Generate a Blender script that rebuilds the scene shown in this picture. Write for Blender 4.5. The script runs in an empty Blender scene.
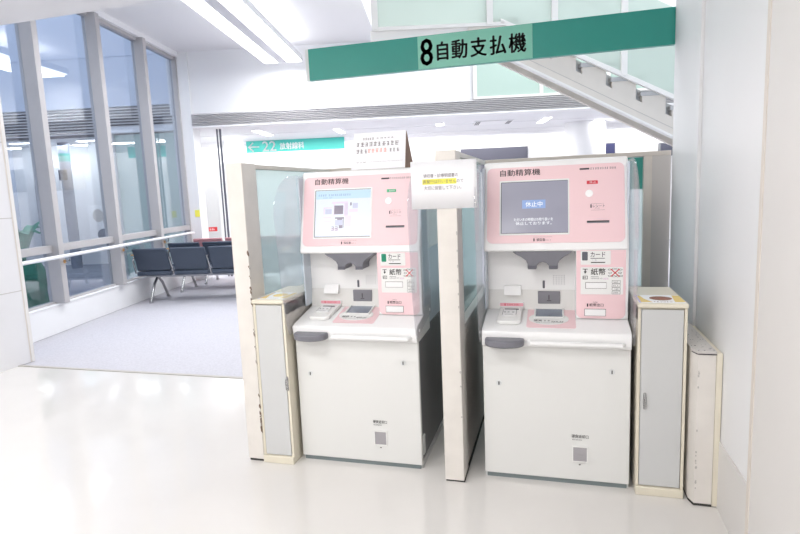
import bpy, bmesh, math, random
from mathutils import Matrix, Vector
R = math.radians
PI = math.pi
rnd = random.Random(7)
SC = bpy.context.scene
COL = SC.collection

# ------------------------------------------------------------------ camera, world, lights, exposure
cam_data = bpy.data.cameras.new('camera')
cam = bpy.data.objects.new('camera', cam_data); COL.objects.link(cam)
cam_data.sensor_width = 36.0; cam_data.lens = 560 / 800 * 36.0
cam_data.clip_start = 0.05; cam_data.clip_end = 200
def cam_matrix(pitch, roll, yaw, loc):
    cp, sp = math.cos(pitch), math.sin(pitch)
    f = Vector((0, cp, -sp)); u = Vector((0, sp, cp)); r = Vector((1, 0, 0))
    c, s = math.cos(roll), math.sin(roll)
    r2 = r * c + u * s; u2 = u * c - r * s
    Z = Matrix.Rotation(yaw, 3, 'Z')
    r2, u2, f = Z @ r2, Z @ u2, Z @ f
    return Matrix(((r2.x, u2.x, -f.x, loc[0]), (r2.y, u2.y, -f.y, loc[1]), (r2.z, u2.z, -f.z, loc[2]), (0, 0, 0, 1)))
cam.matrix_world = cam_matrix(R(7.75), R(-2.38), R(15.59), (0, 0, 1.40))
SC.camera = cam

SC.view_settings.view_transform = 'Standard'; SC.view_settings.look = 'None'
SC.view_settings.gamma = 1.0; SC.view_settings.use_curve_mapping = False
SC.view_settings.exposure = 0.0
world = bpy.data.worlds.new('dusk'); SC.world = world; world.use_nodes = True
world.node_tree.nodes['Background'].inputs[0].default_value = (0.60, 0.67, 0.77, 1)
world.node_tree.nodes['Background'].inputs[1].default_value = 2.5

IDENT = Matrix.Identity(4)
BLDG = Matrix.Rotation(R(12.14), 4, 'Z')      # the waiting hall stands askew to the payment booth
STAIR = Matrix.Rotation(R(15.59), 4, 'Z')

def area(name, loc, sx, sy, power, color=(1, 1, 1), rot=(0, 0, 0), frame=IDENT):
    l = bpy.data.lights.new(name, 'AREA'); l.shape = 'RECTANGLE'; l.size = sx; l.size_y = sy
    l.energy = power; l.color = color
    o = bpy.data.objects.new(name, l); COL.objects.link(o)
    from mathutils import Euler
    o.matrix_world = frame @ Matrix.Translation(loc) @ Euler(rot).to_matrix().to_4x4()
    return o
P_FRONT, P_WAIT, P_HALL, P_ATRIUM = 21, 92, 52, 270
FRONT_LAMPS = [(-2.7, 0.9), (-1.0, 0.5), (-2.7, -1.2), (-1.0, -1.4), (-2.7, -3.1), (-1.0, -3.1)]  # out of view; the rearmost row is added to light the machine recesses
for i, (x, y) in enumerate(FRONT_LAMPS):
    area('front_ceiling_lamp', (x, y, 2.835), 1.2, 0.5, P_FRONT, (1, .985, .965))
area('waiting_lamp', (-2.28, 6.95, 3.47), 0.56, 4.4, P_WAIT, (.98, .985, 1), frame=BLDG)
area('waiting_ceiling_fill', (-2.28, 6.95, 3.62), 0.5, 4.2, 26, (.98, .985, 1), rot=(PI, 0, 0), frame=BLDG)  # added fill to brighten the hall ceiling; the strip itself shines down
for x in (-4.5, -2.2, 0.9, 4.2):  # leftmost lamps are added to brighten the corridor's dark left end
    area('corridor_cove_lamp', (x, 13.2, 2.57), 2.9, 0.25, P_HALL * .42, (1, .99, .98), rot=(R(35), 0, 0), frame=BLDG)
    area('corridor_lamp', (x, 11.3, 2.585), 2.0, 0.3, P_HALL, (1, .99, .98), frame=BLDG)
area('standin_lamp', (-7.5, 11.9, 2.69), 3.2, .5, 66, (.97, 1, .99), rot=(R(20), 0, 0), frame=BLDG)  # added to light the made-up wing across the court
area('atrium_lamp', (2.4, 7.0, 5.9), 4.0, 3.0, P_ATRIUM, (.97, .99, 1), frame=BLDG)

# ------------------------------------------------------------------ materials
def lin(c):
    c = c / 255.0
    return c / 12.92 if c <= .04045 else ((c + .055) / 1.055) ** 2.4
MATS = {}
def mat(name, rgb, rough=.5, metal=0.0, spec=.5, vary=0.0, scale=8.0, bump=0.0, bscale=80.0, coat=0.0, emit=None, estr=0.0):
    m = bpy.data.materials.new(name); m.use_nodes = True
    nt = m.node_tree; b = nt.nodes['Principled BSDF']
    col = (lin(rgb[0]), lin(rgb[1]), lin(rgb[2]), 1)
    b.inputs['Base Color'].default_value = col
    b.inputs['Roughness'].default_value = rough; b.inputs['Metallic'].default_value = metal
    b.inputs['Specular IOR Level'].default_value = spec
    b.inputs['Coat Weight'].default_value = coat
    tc = nt.nodes.new('ShaderNodeTexCoord')
    if vary:
        n = nt.nodes.new('ShaderNodeTexNoise'); n.inputs['Scale'].default_value = scale; n.inputs['Detail'].default_value = 4
        nt.links.new(tc.outputs['Object'], n.inputs['Vector'])
        rp = nt.nodes.new('ShaderNodeValToRGB')
        rp.color_ramp.elements[0].position = .3; rp.color_ramp.elements[1].position = .7
        rp.color_ramp.elements[0].color = tuple(max(0, c * (1 - vary)) for c in col[:3]) + (1,)
        rp.color_ramp.elements[1].color = tuple(min(1, c * (1 + vary * .5)) for c in col[:3]) + (1,)
        nt.links.new(n.outputs['Fac'], rp.inputs['Fac']); nt.links.new(rp.outputs['Color'], b.inputs['Base Color'])
    if bump:
        n2 = nt.nodes.new('ShaderNodeTexNoise'); n2.inputs['Scale'].default_value = bscale; n2.inputs['Detail'].default_value = 3
        nt.links.new(tc.outputs['Object'], n2.inputs['Vector'])
        bp = nt.nodes.new('ShaderNodeBump'); bp.inputs['Strength'].default_value = bump; bp.inputs['Distance'].default_value = .01
        nt.links.new(n2.outputs['Fac'], bp.inputs['Height']); nt.links.new(bp.outputs['Normal'], b.inputs['Normal'])
    if emit:
        b.inputs['Emission Color'].default_value = (lin(emit[0]), lin(emit[1]), lin(emit[2]), 1)
        b.inputs['Emission Strength'].default_value = estr
    MATS[name] = m
    return m
def glassy(name, tint, transp, gloss_fac, rough=.0, solid=None, graze=.6):
    """a thin pane: tinted see-through, a share of mirror, an optional share of frosted body"""
    m = bpy.data.materials.new(name); m.use_nodes = True
    nt = m.node_tree; nt.nodes.clear()
    out = nt.nodes.new('ShaderNodeOutputMaterial')
    tr = nt.nodes.new('ShaderNodeBsdfTransparent'); tr.inputs[0].default_value = (lin(tint[0]), lin(tint[1]), lin(tint[2]), 1)
    gl = nt.nodes.new('ShaderNodeBsdfGlossy'); gl.inputs['Roughness'].default_value = rough
    base = tr
    if solid:
        df = nt.nodes.new('ShaderNodeBsdfDiffuse'); df.inputs[0].default_value = (lin(solid[0]), lin(solid[1]), lin(solid[2]), 1)
        tl = nt.nodes.new('ShaderNodeBsdfTranslucent'); tl.inputs[0].default_value = df.inputs[0].default_value
        ad = nt.nodes.new('ShaderNodeMixShader'); ad.inputs[0].default_value = .45
        nt.links.new(df.outputs[0], ad.inputs[1]); nt.links.new(tl.outputs[0], ad.inputs[2])
        mx0 = nt.nodes.new('ShaderNodeMixShader'); mx0.inputs[0].default_value = transp
        nt.links.new(ad.outputs[0], mx0.inputs[1]); nt.links.new(tr.outputs[0], mx0.inputs[2])
        base = mx0
    lw = nt.nodes.new('ShaderNodeLayerWeight'); lw.inputs[0].default_value = .5
    pw = nt.nodes.new('ShaderNodeMath'); pw.operation = 'POWER'; pw.inputs[1].default_value = 4.0
    nt.links.new(lw.outputs['Facing'], pw.inputs[0])
    mt = nt.nodes.new('ShaderNodeMath'); mt.operation = 'MULTIPLY_ADD'; mt.inputs[1].default_value = (1.0 - gloss_fac) * graze; mt.inputs[2].default_value = gloss_fac
    nt.links.new(pw.outputs[0], mt.inputs[0])
    mx = nt.nodes.new('ShaderNodeMixShader')
    nt.links.new(mt.outputs[0], mx.inputs[0]); nt.links.new(base.outputs[0], mx.inputs[1]); nt.links.new(gl.outputs[0], mx.inputs[2])
    nt.links.new(mx.outputs[0], out.inputs[0])
    MATS[name] = m
    return m

# setting
mat('floor_white', (222, 219, 216), .10, vary=.03, scale=2.0, coat=.2)
mat('carpet', (200, 199, 206), .95, spec=.1, vary=.10, scale=60, bump=.25, bscale=400)
mat('wall_white', (236, 236, 237), .45, vary=.015, scale=3)
mat('wall_panel', (224, 223, 225), .4, vary=.015, scale=3)
mat('wall_warm', (224, 221, 218), .5, vary=.02, scale=3)
mat('ceiling_white', (232, 232, 235), .7, vary=.01, scale=3)
mat('upper_white', (236, 236, 238), .6)
mat('joint', (186, 182, 177), .6)
mat('trim_warm', (222, 214, 205), .5)
mat('mullion', (182, 179, 180), .42, metal=.0, vary=.03, scale=5)
mat('mullion_edge', (226, 224, 226), .4)
mat('shutter', (206, 204, 206), .5)
mat('facade', (206, 214, 230), .6, vary=.05, scale=.6)
mat('court', (140, 146, 160), .7, vary=.15, scale=12)
mat('gravel', (150, 146, 146), .9, vary=.5, scale=40, bump=1, bscale=60)
glassy('pane', (236, 240, 245), 1, .15)
mat('leaf', (30, 150, 116), .4, vary=.3, scale=10)
mat('cloth_green', (34, 130, 102), .8, vary=.3, scale=9)
# booth
mat('cream_paint', (226, 221, 215), .5, vary=.05, scale=10)
mat('cream_side', (222, 214, 205), .5, vary=.05, scale=10)
mat('partition_grey', (205, 200, 196), .5, vary=.02, scale=4)
glassy('pane_mint', (240, 249, 248), .60, .02, solid=(232, 243, 245))
mat('chip', (112, 92, 78), .8)
mat('cabinet_cream', (228, 221, 203), .45, vary=.03, scale=9)
mat('cabinet_door', (205, 206, 206), .4, vary=.01, scale=4)
mat('steel', (190, 190, 190), .25, metal=.9)
mat('dark_gap', (60, 58, 56), .8)
# machine
mat('m_white', (240, 240, 240), .35)
mat('m_offwhite', (236, 236, 234), .4)
mat('m_recess_shade', (224, 223, 220), .4)  # greyer white paints the shade on the tilted foot of the recess wall
mat('m_door', (226, 226, 224), .38)
mat('m_flap', (168, 165, 169), .4)
mat('m_pink', (240, 207, 211), .38)
mat('m_pink_deep', (235, 170, 182), .4)
mat('m_side', (205, 214, 224), .35)
mat('m_dark', (116, 118, 122), .45)
mat('m_grey', (118, 118, 126), .4)
mat('m_grey_dark', (92, 92, 102), .4)
mat('m_plate', (128, 127, 134), .4)
mat('m_bowl', (150, 158, 172), .25, metal=.5)
mat('m_base', (120, 130, 132), .5)
mat('m_skirt', (214, 216, 216), .4)
glassy('acrylic', (250, 250, 252), .90, .03, solid=(240, 240, 244), graze=.4)
mat('ink', (62, 56, 60), .6)
mat('ink_soft', (120, 108, 112), .6)
mat('black_slot', (40, 38, 40), .5)
mat('label_red', (214, 66, 78), .5)
mat('label_green', (98, 186, 140), .5)
mat('label_white', (248, 248, 248), .45)
mat('lilac', (214, 170, 206), .5)
mat('screen_off', (120, 120, 132), .18, emit=(150, 150, 166), estr=.50)
mat('screen_lit', (30, 30, 34), .2, emit=(236, 242, 255), estr=1.0)
mat('scr_cyan', (30, 30, 34), .2, emit=(204, 232, 246), estr=1.0)
mat('scr_lilac', (30, 30, 34), .2, emit=(238, 226, 244), estr=1.0)
mat('scr_grey', (30, 30, 34), .2, emit=(150, 140, 158), estr=.9)
mat('scr_blue', (30, 30, 34), .2, emit=(150, 176, 226), estr=.95)
mat('scr_pale', (30, 30, 34), .2, emit=(206, 208, 232), estr=1.0)
mat('scr_white', (30, 30, 34), .2, emit=(250, 252, 255), estr=1.0)
# signs and paper
mat('teal', (44, 150, 137), .35)
mat('teal_light', (128, 200, 178), .35)
mat('teal_far', (72, 196, 184), .45)
mat('sign_back', (220, 224, 222), .5)
mat('paper', (244, 244, 247), .6)
mat('card_brown', (150, 122, 108), .85, vary=.06, scale=30)
mat('yellow', (244, 238, 96), .6)
mat('ink_red', (236, 160, 146), .6)
mat('tape', (230, 230, 230), .3)
mat('leaflet_yellow', (234, 206, 120), .5)
mat('leaflet_blue', (196, 190, 222), .5)
mat('food_brown', (150, 92, 66), .6, vary=.4, scale=60)
# hall
mat('seat_navy', (66, 76, 92), .5, vary=.04, scale=20)
mat('seat_pink', (196, 140, 146), .55, vary=.04, scale=20)
mat('wood_orange', (206, 158, 96), .45)
mat('beam_grey', (178, 178, 184), .35, metal=.5)
mat('stair_beige', (224, 217, 207), .5, vary=.03, scale=6)
mat('stair_tread', (188, 188, 188), .5)
mat('stair_white', (236, 234, 230), .45)
glassy('stair_glass', (232, 240, 236), .22, .03, solid=(226, 235, 229))
mat('green_panel', (182, 203, 194), .3)
mat('lamp', (255, 255, 255), .4, emit=(255, 255, 255), estr=4.0)
mat('lamp_mid', (214, 214, 220), .4)
mat('dark_panel', (92, 92, 104), .35)
mat('monitor_blue', (52, 54, 96), .3)
mat('monitor_dark', (84, 86, 100), .4)
mat('vent_dark', (110, 110, 112), .6)
mat('hydrant_red', (214, 52, 56), .5)
mat('board_beige', (232, 224, 212), .6)

# ------------------------------------------------------------------ mesh helpers
def new():
    return bmesh.new()
def box(bm, x0, x1, y0, y1, z0, z1):
    vs = [bm.verts.new(p) for p in ((x0, y0, z0), (x1, y0, z0), (x1, y1, z0), (x0, y1, z0), (x0, y0, z1), (x1, y0, z1), (x1, y1, z1), (x0, y1, z1))]
    for f in ((3, 2, 1, 0), (4, 5, 6, 7), (0, 1, 5, 4), (1, 2, 6, 5), (2, 3, 7, 6), (3, 0, 4, 7)):
        bm.faces.new([vs[i] for i in f])
    return bm
def prism(bm, pts, o, a, b, n, depth):
    """polygon pts (s,t) laid at o + a*s + b*t, extruded by depth along n"""
    o, a, b, n = Vector(o), Vector(a), Vector(b), Vector(n)
    v0 = [bm.verts.new(o + a * s + b * t) for s, t in pts]
    v1 = [bm.verts.new(o + a * s + b * t + n * depth) for s, t in pts]
    k = len(pts)
    bm.faces.new(v0[::-1]); bm.faces.new(v1)
    for i in range(k):
        j = (i + 1) % k
        bm.faces.new((v0[i], v0[j], v1[j], v1[i]))
    return bm
def rrect(x0, x1, z0, z1, r, seg=5, corners=(1, 1, 1, 1)):
    pts = []
    for (cx, cz, a0, on) in ((x1 - r, z1 - r, 0, corners[0]), (x0 + r, z1 - r, 90, corners[1]), (x0 + r, z0 + r, 180, corners[2]), (x1 - r, z0 + r, 270, corners[3])):
        if on and r > 0:
            for i in range(seg + 1):
                a = R(a0 + 90 * i / seg); pts.append((cx + r * math.cos(a), cz + r * math.sin(a)))
        else:
            pts.append((cx + (r if a0 in (0, 270) else -r), cz + (r if a0 in (0, 90) else -r)))
    return pts
def ellipse(cx, cz, rx, rz, seg=28):
    return [(cx + rx * math.cos(2 * PI * i / seg), cz + rz * math.sin(2 * PI * i / seg)) for i in range(seg)]
def tube(bm, pts, r, seg=12, r1=None):
    pts = [Vector(p) for p in pts]
    rings = []
    for i, p in enumerate(pts):
        d = (pts[min(i + 1, len(pts) - 1)] - pts[max(i - 1, 0)]).normalized()
        up = Vector((0, 0, 1)) if abs(d.z) < .95 else Vector((1, 0, 0))
        a = d.cross(up).normalized(); b = a.cross(d)
        rr = r if r1 is None else r + (r1 - r) * i / (len(pts) - 1)
        rings.append([bm.verts.new(p + (a * math.cos(2 * PI * k / seg) + b * math.sin(2 * PI * k / seg)) * rr) for k in range(seg)])
    for q0, q1 in zip(rings, rings[1:]):
        for k in range(seg):
            bm.faces.new((q0[k], q0[(k + 1) % seg], q1[(k + 1) % seg], q1[k]))
    bm.faces.new(rings[0][::-1]); bm.faces.new(rings[-1])
    return bm
def cyl(bm, c, r, h, seg=32, axis=(0, 0, 1)):
    c = Vector(c); ax = Vector(axis)
    return tube(bm, [c, c + ax * h], r, seg)

WM = {}
def place(o, frame, loc, parent=None):
    o.matrix_world = frame @ Matrix.Translation(loc) if frame is not None else Matrix.Translation(loc)
def tag(o, label=None, cat=None, group=None, kind=None):
    if label: o['label'] = label
    if cat: o['category'] = cat
    if group: o['group'] = group
    if kind: o['kind'] = kind
    return o
def thing(name, loc, label, cat, group=None, frame=IDENT, kind=None):
    o = bpy.data.objects.new(name, None); COL.objects.link(o); o.empty_display_size = .1
    m = frame @ Matrix.Translation(loc)
    o.matrix_world = m; WM[o.name] = m
    return tag(o, label, cat, group, kind)
def obj(name, bm, material, parent=None, frame=IDENT, bevel=0.0, smooth=True, label=None):
    """bm in frame coordinates; the object gets its own local origin"""
    bmesh.ops.remove_doubles(bm, verts=bm.verts, dist=1e-6)
    bmesh.ops.recalc_face_normals(bm, faces=bm.faces)
    bm.transform(frame)
    if parent is None:
        xs = [v.co.x for v in bm.verts]; ys = [v.co.y for v in bm.verts]; zs = [v.co.z for v in bm.verts]
        m = Matrix.Translation(((min(xs) + max(xs)) / 2, (min(ys) + max(ys)) / 2, min(zs)))
        if frame is not IDENT:
            m = m @ frame.to_3x3().to_4x4()
    else:
        m = WM[parent.name]
    bm.transform(m.inverted())
    me = bpy.data.meshes.new(name); bm.to_mesh(me); bm.free()
    me.materials.append(MATS[material])
    if smooth:
        for p in me.polygons: p.use_smooth = True
        me.set_sharp_from_angle(angle=R(35))
    o = bpy.data.objects.new(name, me); COL.objects.link(o)
    if parent is None:
        o.matrix_world = m
    else:
        o.parent = parent
    WM[o.name] = m
    if bevel:
        md = o.modifiers.new('bevel', 'BEVEL'); md.width = bevel; md.segments = 2; md.limit_method = 'ANGLE'; md.angle_limit = R(40)
    if label: o['label'] = label
    return o
def struct(name, bm, material, frame=IDENT, parent=None, **k):
    o = obj(name, bm, material, parent, frame, **k)
    if parent is None: o['kind'] = 'structure'
    return o
_tc = {}
def text_mesh(body, bold=0.0):
    bold = 0
    key = (body, bold)
    if key in _tc: return _tc[key]
    c = bpy.data.curves.new('t', 'FONT'); c.body = body; c.resolution_u = 2; c.offset = 0; c.fill_mode = 'FRONT'
    o = bpy.data.objects.new('t', c); COL.objects.link(o)
    dg = bpy.context.evaluated_depsgraph_get(); dg.update()
    me = bpy.data.meshes.new_from_object(o.evaluated_get(dg))
    vs = [v.co.copy() for v in me.vertices]; fs = [tuple(p.vertices) for p in me.polygons]
    bpy.data.objects.remove(o); bpy.data.curves.remove(c); bpy.data.meshes.remove(me)
    x0 = min(v.x for v in vs); x1 = max(v.x for v in vs); y0 = min(v.y for v in vs); y1 = max(v.y for v in vs)
    _tc[key] = ([((v.x - x0) / (x1 - x0), (v.y - y0) / (y1 - y0)) for v in vs], fs, (x1 - x0) / (y1 - y0))
    return _tc[key]
def text(bm, body, s0, s1, t0, t1, o, a, b, bold=0.0):
    """lettering filling the rectangle s0..s1 by t0..t1 of the plane o + a*s + b*t"""
    o, a, b = Vector(o), Vector(a), Vector(b)
    vs, fs, _ = text_mesh(body, bold)
    e = bold * (t1 - t0)
    for dx, dy in (((0, 0),) if not bold else ((-e, 0), (e, 0), (0, -e * .6), (0, e * .6))):
        bv = [bm.verts.new(o + a * (s0 + x * (s1 - s0) + dx) + b * (t0 + y * (t1 - t0) + dy)) for x, y in vs]
        for f in fs:
            try: bm.faces.new([bv[i] for i in f])
            except ValueError: pass
    return bm
def quad(bm, s0, s1, t0, t1, o, a, b):
    o, a, b = Vector(o), Vector(a), Vector(b)
    bm.faces.new([bm.verts.new(o + a * s + b * t) for s, t in ((s0, t0), (s1, t0), (s1, t1), (s0, t1))])
    return bm
def poly(bm, pts, o, a, b):
    o, a, b = Vector(o), Vector(a), Vector(b)
    bm.faces.new([bm.verts.new(o + a * s + b * t) for s, t in pts])
    return bm
def scribble(bm, s0, s1, t0, t1, o, a, b, pitch=None, seed=1, fill=.75):
    """a line of print too small to read: uneven little strokes"""
    r = random.Random(seed); h = t1 - t0; pitch = pitch or h * .95
    s = s0
    while s < s1 - pitch * .4:
        if r.random() < .93:
            w = pitch * (.55 + .3 * r.random())
            for k in range(3):
                tt = t0 + h * (k + .15 * r.random()) / 3
                quad(bm, s + pitch * .1 * r.random(), min(s1, s + w * (.7 + .3 * r.random())), tt, tt + h * .13, o, a, b)
            x = s + w * r.random() * .8
            quad(bm, x, x + pitch * .14, t0, t0 + h * (.7 + .3 * r.random()), o, a, b)
        s += pitch
    return bm
XA, YA, ZA = (1, 0, 0), (0, 1, 0), (0, 0, 1)

# ------------------------------------------------------------------ the setting: payment lobby
bm = new(); box(bm, -4.70, 0.80, -4.0, 3.73, -.10, 0.0); struct('floor', bm, 'floor_white')
bm = new()
prism(bm, [(-4.58, 3.73), (-4.9, 3.73), (-11, 8), (-8, 20), (4, 17), (9, 12), (9, 3.73), (.8, 3.73), (-1.6, 3.73)], (0, 0, -.10), XA, YA, ZA, .095)
struct('floor_waiting', bm, 'carpet')
bm = new(); box(bm, -4.60, .70, 3.715, 3.745, -.02, .006); struct('trim_1', bm, 'joint')
bm = new(); box(bm, -4.80, 3.2, -4.0, 3.75, 2.857, 2.95); struct('ceiling', bm, 'ceiling_white')
bm = new(); box(bm, -4.80, .70, 3.70, 3.75, 2.95, 4.2); struct('wall_fascia', bm, 'upper_white')
# left wall of white panels with joints, and its jamb
bm = new(); box(bm, -4.70, -4.58, -4.0, 3.845, 0, 2.857); struct('wall_left', bm, 'wall_panel')
bm = new(); box(bm, -4.70, -4.575, 3.853, 3.885, 0, 2.857); struct('trim_2', bm, 'wall_warm')
bm = new(); box(bm, -4.60, -4.578, 3.845, 3.853, 0, 2.857); struct('trim_3', bm, 'trim_warm')
bm = new()
box(bm, -4.581, -4.5785, -4, 3.845, 1.300, 1.306); box(bm, -4.581, -4.5785, -4, 3.845, .655, .661)
box(bm, -4.581, -4.5785, -4, 3.845, 1.95, 1.956)
struct('trim_4', bm, 'joint')
bm = new(); box(bm, -4.80, 3.2, -4.1, -4.0, 0, 2.95); struct('wall_back', bm, 'wall_white')
# right wall: far part, raised crease, near part, low skirting plate
bm = new(); box(bm, .67, .80, 2.10, 3.66, 0, 2.857); struct('wall_right', bm, 'wall_white')
bm = new(); box(bm, .652, .80, -4.0, 2.095, 0, 2.857); struct('wall_right_near', bm, 'wall_warm', bevel=.004)
bm = new(); box(bm, .655, .672, 2.985, 3.045, .66, 2.857); struct('trim_5', bm, 'wall_white', bevel=.003)
bm = new(); box(bm, .664, .672, 2.11, 2.50, .0, .300); struct('baseboard_right', bm, 'wall_warm')
bm = new(); box(bm, .649, .655, 2.072, 2.097, 0, 2.857); struct('trim_6', bm, 'trim_warm')

# front ceiling lamps, rearmost row added (outside the frame, their light and mirror images are not)
for x, y in FRONT_LAMPS:
    t = thing('ceiling_light', (x, y, 2.857), 'unseen white recessed ceiling light panel in the payment lobby', 'ceiling light', 'ceiling lights of the payment lobby')
    bm = new(); box(bm, x - .62, x + .62, y - .27, y + .27, 2.845, 2.857); obj('frame', bm, 'upper_white', t)
    bm = new(); box(bm, x - .59, x + .59, y - .24, y + .24, 2.839, 2.846); obj('diffuser', bm, 'lamp', t)

# ------------------------------------------------------------------ the setting: waiting hall (building frame)
F = BLDG
bm = new(); box(bm, -4.35, -.9, 3.0, 9.75, 3.83, 3.93); struct('ceiling_waiting', bm, 'upper_white', F)
bm = new(); box(bm, -.9, -.8, 4.0, 9.75, 3.83, 6.2); struct('wall_atrium', bm, 'upper_white', F)
bm = new(); box(bm, -.9, 7.2, 1.5, 9.75, 6.1, 6.2); struct('ceiling_atrium', bm, 'upper_white', F)
bm = new(); box(bm, 7.1, 7.2, 1.5, 13.7, 0, 6.2); struct('wall_hall', bm, 'wall_white', F)
bm = new(); box(bm, -.8, 7.2, 1.4, 1.5, 2.95, 6.2); struct('wall_above_lobby', bm, 'upper_white', F)
bm = new(); box(bm, -4.35, 7.2, 9.5, 9.75, 2.82, 6.2); struct('wall_far', bm, 'upper_white', F)
# roller shutter strip and its headers
bm = new()
box(bm, -3.97, 7.1, 9.46, 9.7, 2.61, 2.82)
for i in range(7):
    z = 2.618 + i * .0285
    prism(bm, [(9.46, z), (9.425, z + .004), (9.46, z + .022)], (-3.97, 0, 0), YA, ZA, XA, 11.07)
struct('shutter_box', bm, 'shutter', F)
bm = new(); box(bm, -3.97, 7.1, 9.43, 9.7, 2.585, 2.612); struct('trim_7', bm, 'upper_white', F)
bm = new(); box(bm, -4.35, -3.97, 9.56, 9.75, 0, 2.82); box(bm, -4.20, -3.97, 9.46, 9.56, 0, 3.83); struct('wall_pier', bm, 'wall_white', F)
# base wall, sill, window frames
bm = new(); box(bm, -4.35, -4.15, 3.9, 9.56, 0, .30); struct('wall_sill', bm, 'wall_white', F)
bm = new(); box(bm, -4.35, -4.14, 3.9, 9.56, .30, .318); struct('trim_8', bm, 'upper_white', F, bevel=.004)
bm = new(); box(bm, -4.35, -4.12, 3.9, 9.56, 3.75, 3.83); struct('trim_9', bm, 'upper_white', F)
MUL = [4.75, 5.92, 7.12, 8.28, 9.46]
for i, y in enumerate(MUL):
    w = .045 if i < 4 else .03
    d = -4.08 if i < 4 else -4.15
    bm = new(); box(bm, -4.26, d, y - w, y + w, .318, 3.75); m = struct('trim_%d' % (10 + i), bm, 'mullion', F, bevel=.006)
    if i < 4:
        bm = new(); box(bm, -4.25, -4.19, y + w, y + w + .05, .318, 3.75); obj('light_edge', bm, 'mullion_edge', m, F)
for i in range(4):
    y0, y1 = MUL[i] + .045, MUL[i + 1] - .045
    w = thing('window_%d' % (i + 1), (-4.22, (y0 + y1) / 2, .318), None, None, frame=F, kind='structure')
    bm = new()
    box(bm, -4.25, -4.15, y0, y1, .885, .965); box(bm, -4.25, -4.17, y0, y1, 3.70, 3.75); box(bm, -4.25, -4.19, y0, y1, .318, .34)
    obj('frame', bm, 'mullion', w, F, bevel=.004)
    bm = new(); box(bm, -4.226, -4.218, y0, y1, .965, 3.70); obj('upper_pane', bm, 'pane', w, F)
    bm = new(); box(bm, -4.226, -4.218, y0, y1, .34, .885); obj('lower_pane', bm, 'pane', w, F)
# outside: small court, and a made-up wing standing in for images in the panes
bm = new(); box(bm, -9.5, -4.36, 2, 9.8, -.12, .02); struct('court_ground', bm, 'court', F)
bm = new(); box(bm, -9.7, -9.5, 2, 16, -.1, 7)
for z in (1.2, 2.4, 3.6, 4.8): box(bm, -9.51, -9.49, 2, 16, z, z + .02)
for y in (4, 6, 8, 10, 12, 14): box(bm, -9.51, -9.49, y, y + .02, 0, 7)
struct('wall_court', bm, 'facade', F)
bm = new(); box(bm, -9.5, -4.36, 9.80, 9.95, 3.06, 7)
for z in (3.9, 4.9): box(bm, -9.5, -4.36, 9.79, 9.81, z, z + .015)
struct('wall_court_end', bm, 'facade', F)
bm = new()
for i in range(9):
    z = 2.62 + i * .05
    prism(bm, [(9.90, z), (9.78, z - .012), (9.78, z + .006), (9.90, z + .018)], (-9.5, 0, 0), YA, ZA, XA, 5.14)
struct('trim_30', bm, 'shutter', F)  # added louvre, stands in for the shutter's mirror image in the panes
bm = new(); box(bm, -9.5, -4.36, 9.95, 10.0, 2.58, 3.06); struct('trim_31', bm, 'monitor_dark', F)
bm = new(); box(bm, -9.5, -5.62, 10.0, 12.6, 2.72, 2.80); struct('ceiling_wing', bm, 'ceiling_white', F)
bm = new(); box(bm, -9.5, -5.62, 12.5, 12.6, 0, 2.72); struct('wall_wing', bm, 'wall_white', F)
bm = new(); box(bm, -5.62, -4.36, 9.84, 9.95, 0, 2.58); struct('wall_wing_front', bm, 'green_panel', F)
bm = new(); box(bm, -9.5, -5.62, 9.8, 12.6, -.1, .0); struct('floor_wing', bm, 'court', F)
# corridor behind the shutter
bm = new(); box(bm, -5.6, 7.1, 9.75, 13.75, 2.60, 2.70); struct('ceiling_corridor', bm, 'ceiling_white', F)
bm = new()
for y in (10.9, 12.2, 13.0): box(bm, -5.6, 7.1, y, y + .02, 2.596, 2.601)
struct('trim_20', bm, 'lamp_mid', F)
bm = new(); box(bm, -5.6, 7.1, 13.6, 13.75, 0, 2.60); struct('wall_corridor', bm, 'wall_white', F)
bm = new(); box(bm, -5.61, -5.56, 9.75, 13.75, 0, 2.70); struct('wall_corridor_end', bm, 'wall_white', F)
bm = new(); box(bm, -4.10, -3.78, 11.30, 11.40, 0, 2.595); struct('wall_corridor_pier', bm, 'wall_white', F)
bm = new(); box(bm, -3.70, -3.68, 9.80, 9.83, 0, 2.595); box(bm, -3.65, -3.62, 9.80, 9.83, 0, 2.595); struct('trim_21', bm, 'dark_panel', F)
bm = new(); cyl(bm, (3.13, 11.7, 0), .39, 2.599, 48); struct('column', bm, 'wall_white', F)
bm = new(); box(bm, -5.05, -4.55, 13.2, 13.6, 0, 2.2); box(bm, -4.68, -4.6, 13.19, 13.2, 1.9, 2.1); struct('wall_cupboard', bm, 'wall_white', F)

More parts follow.
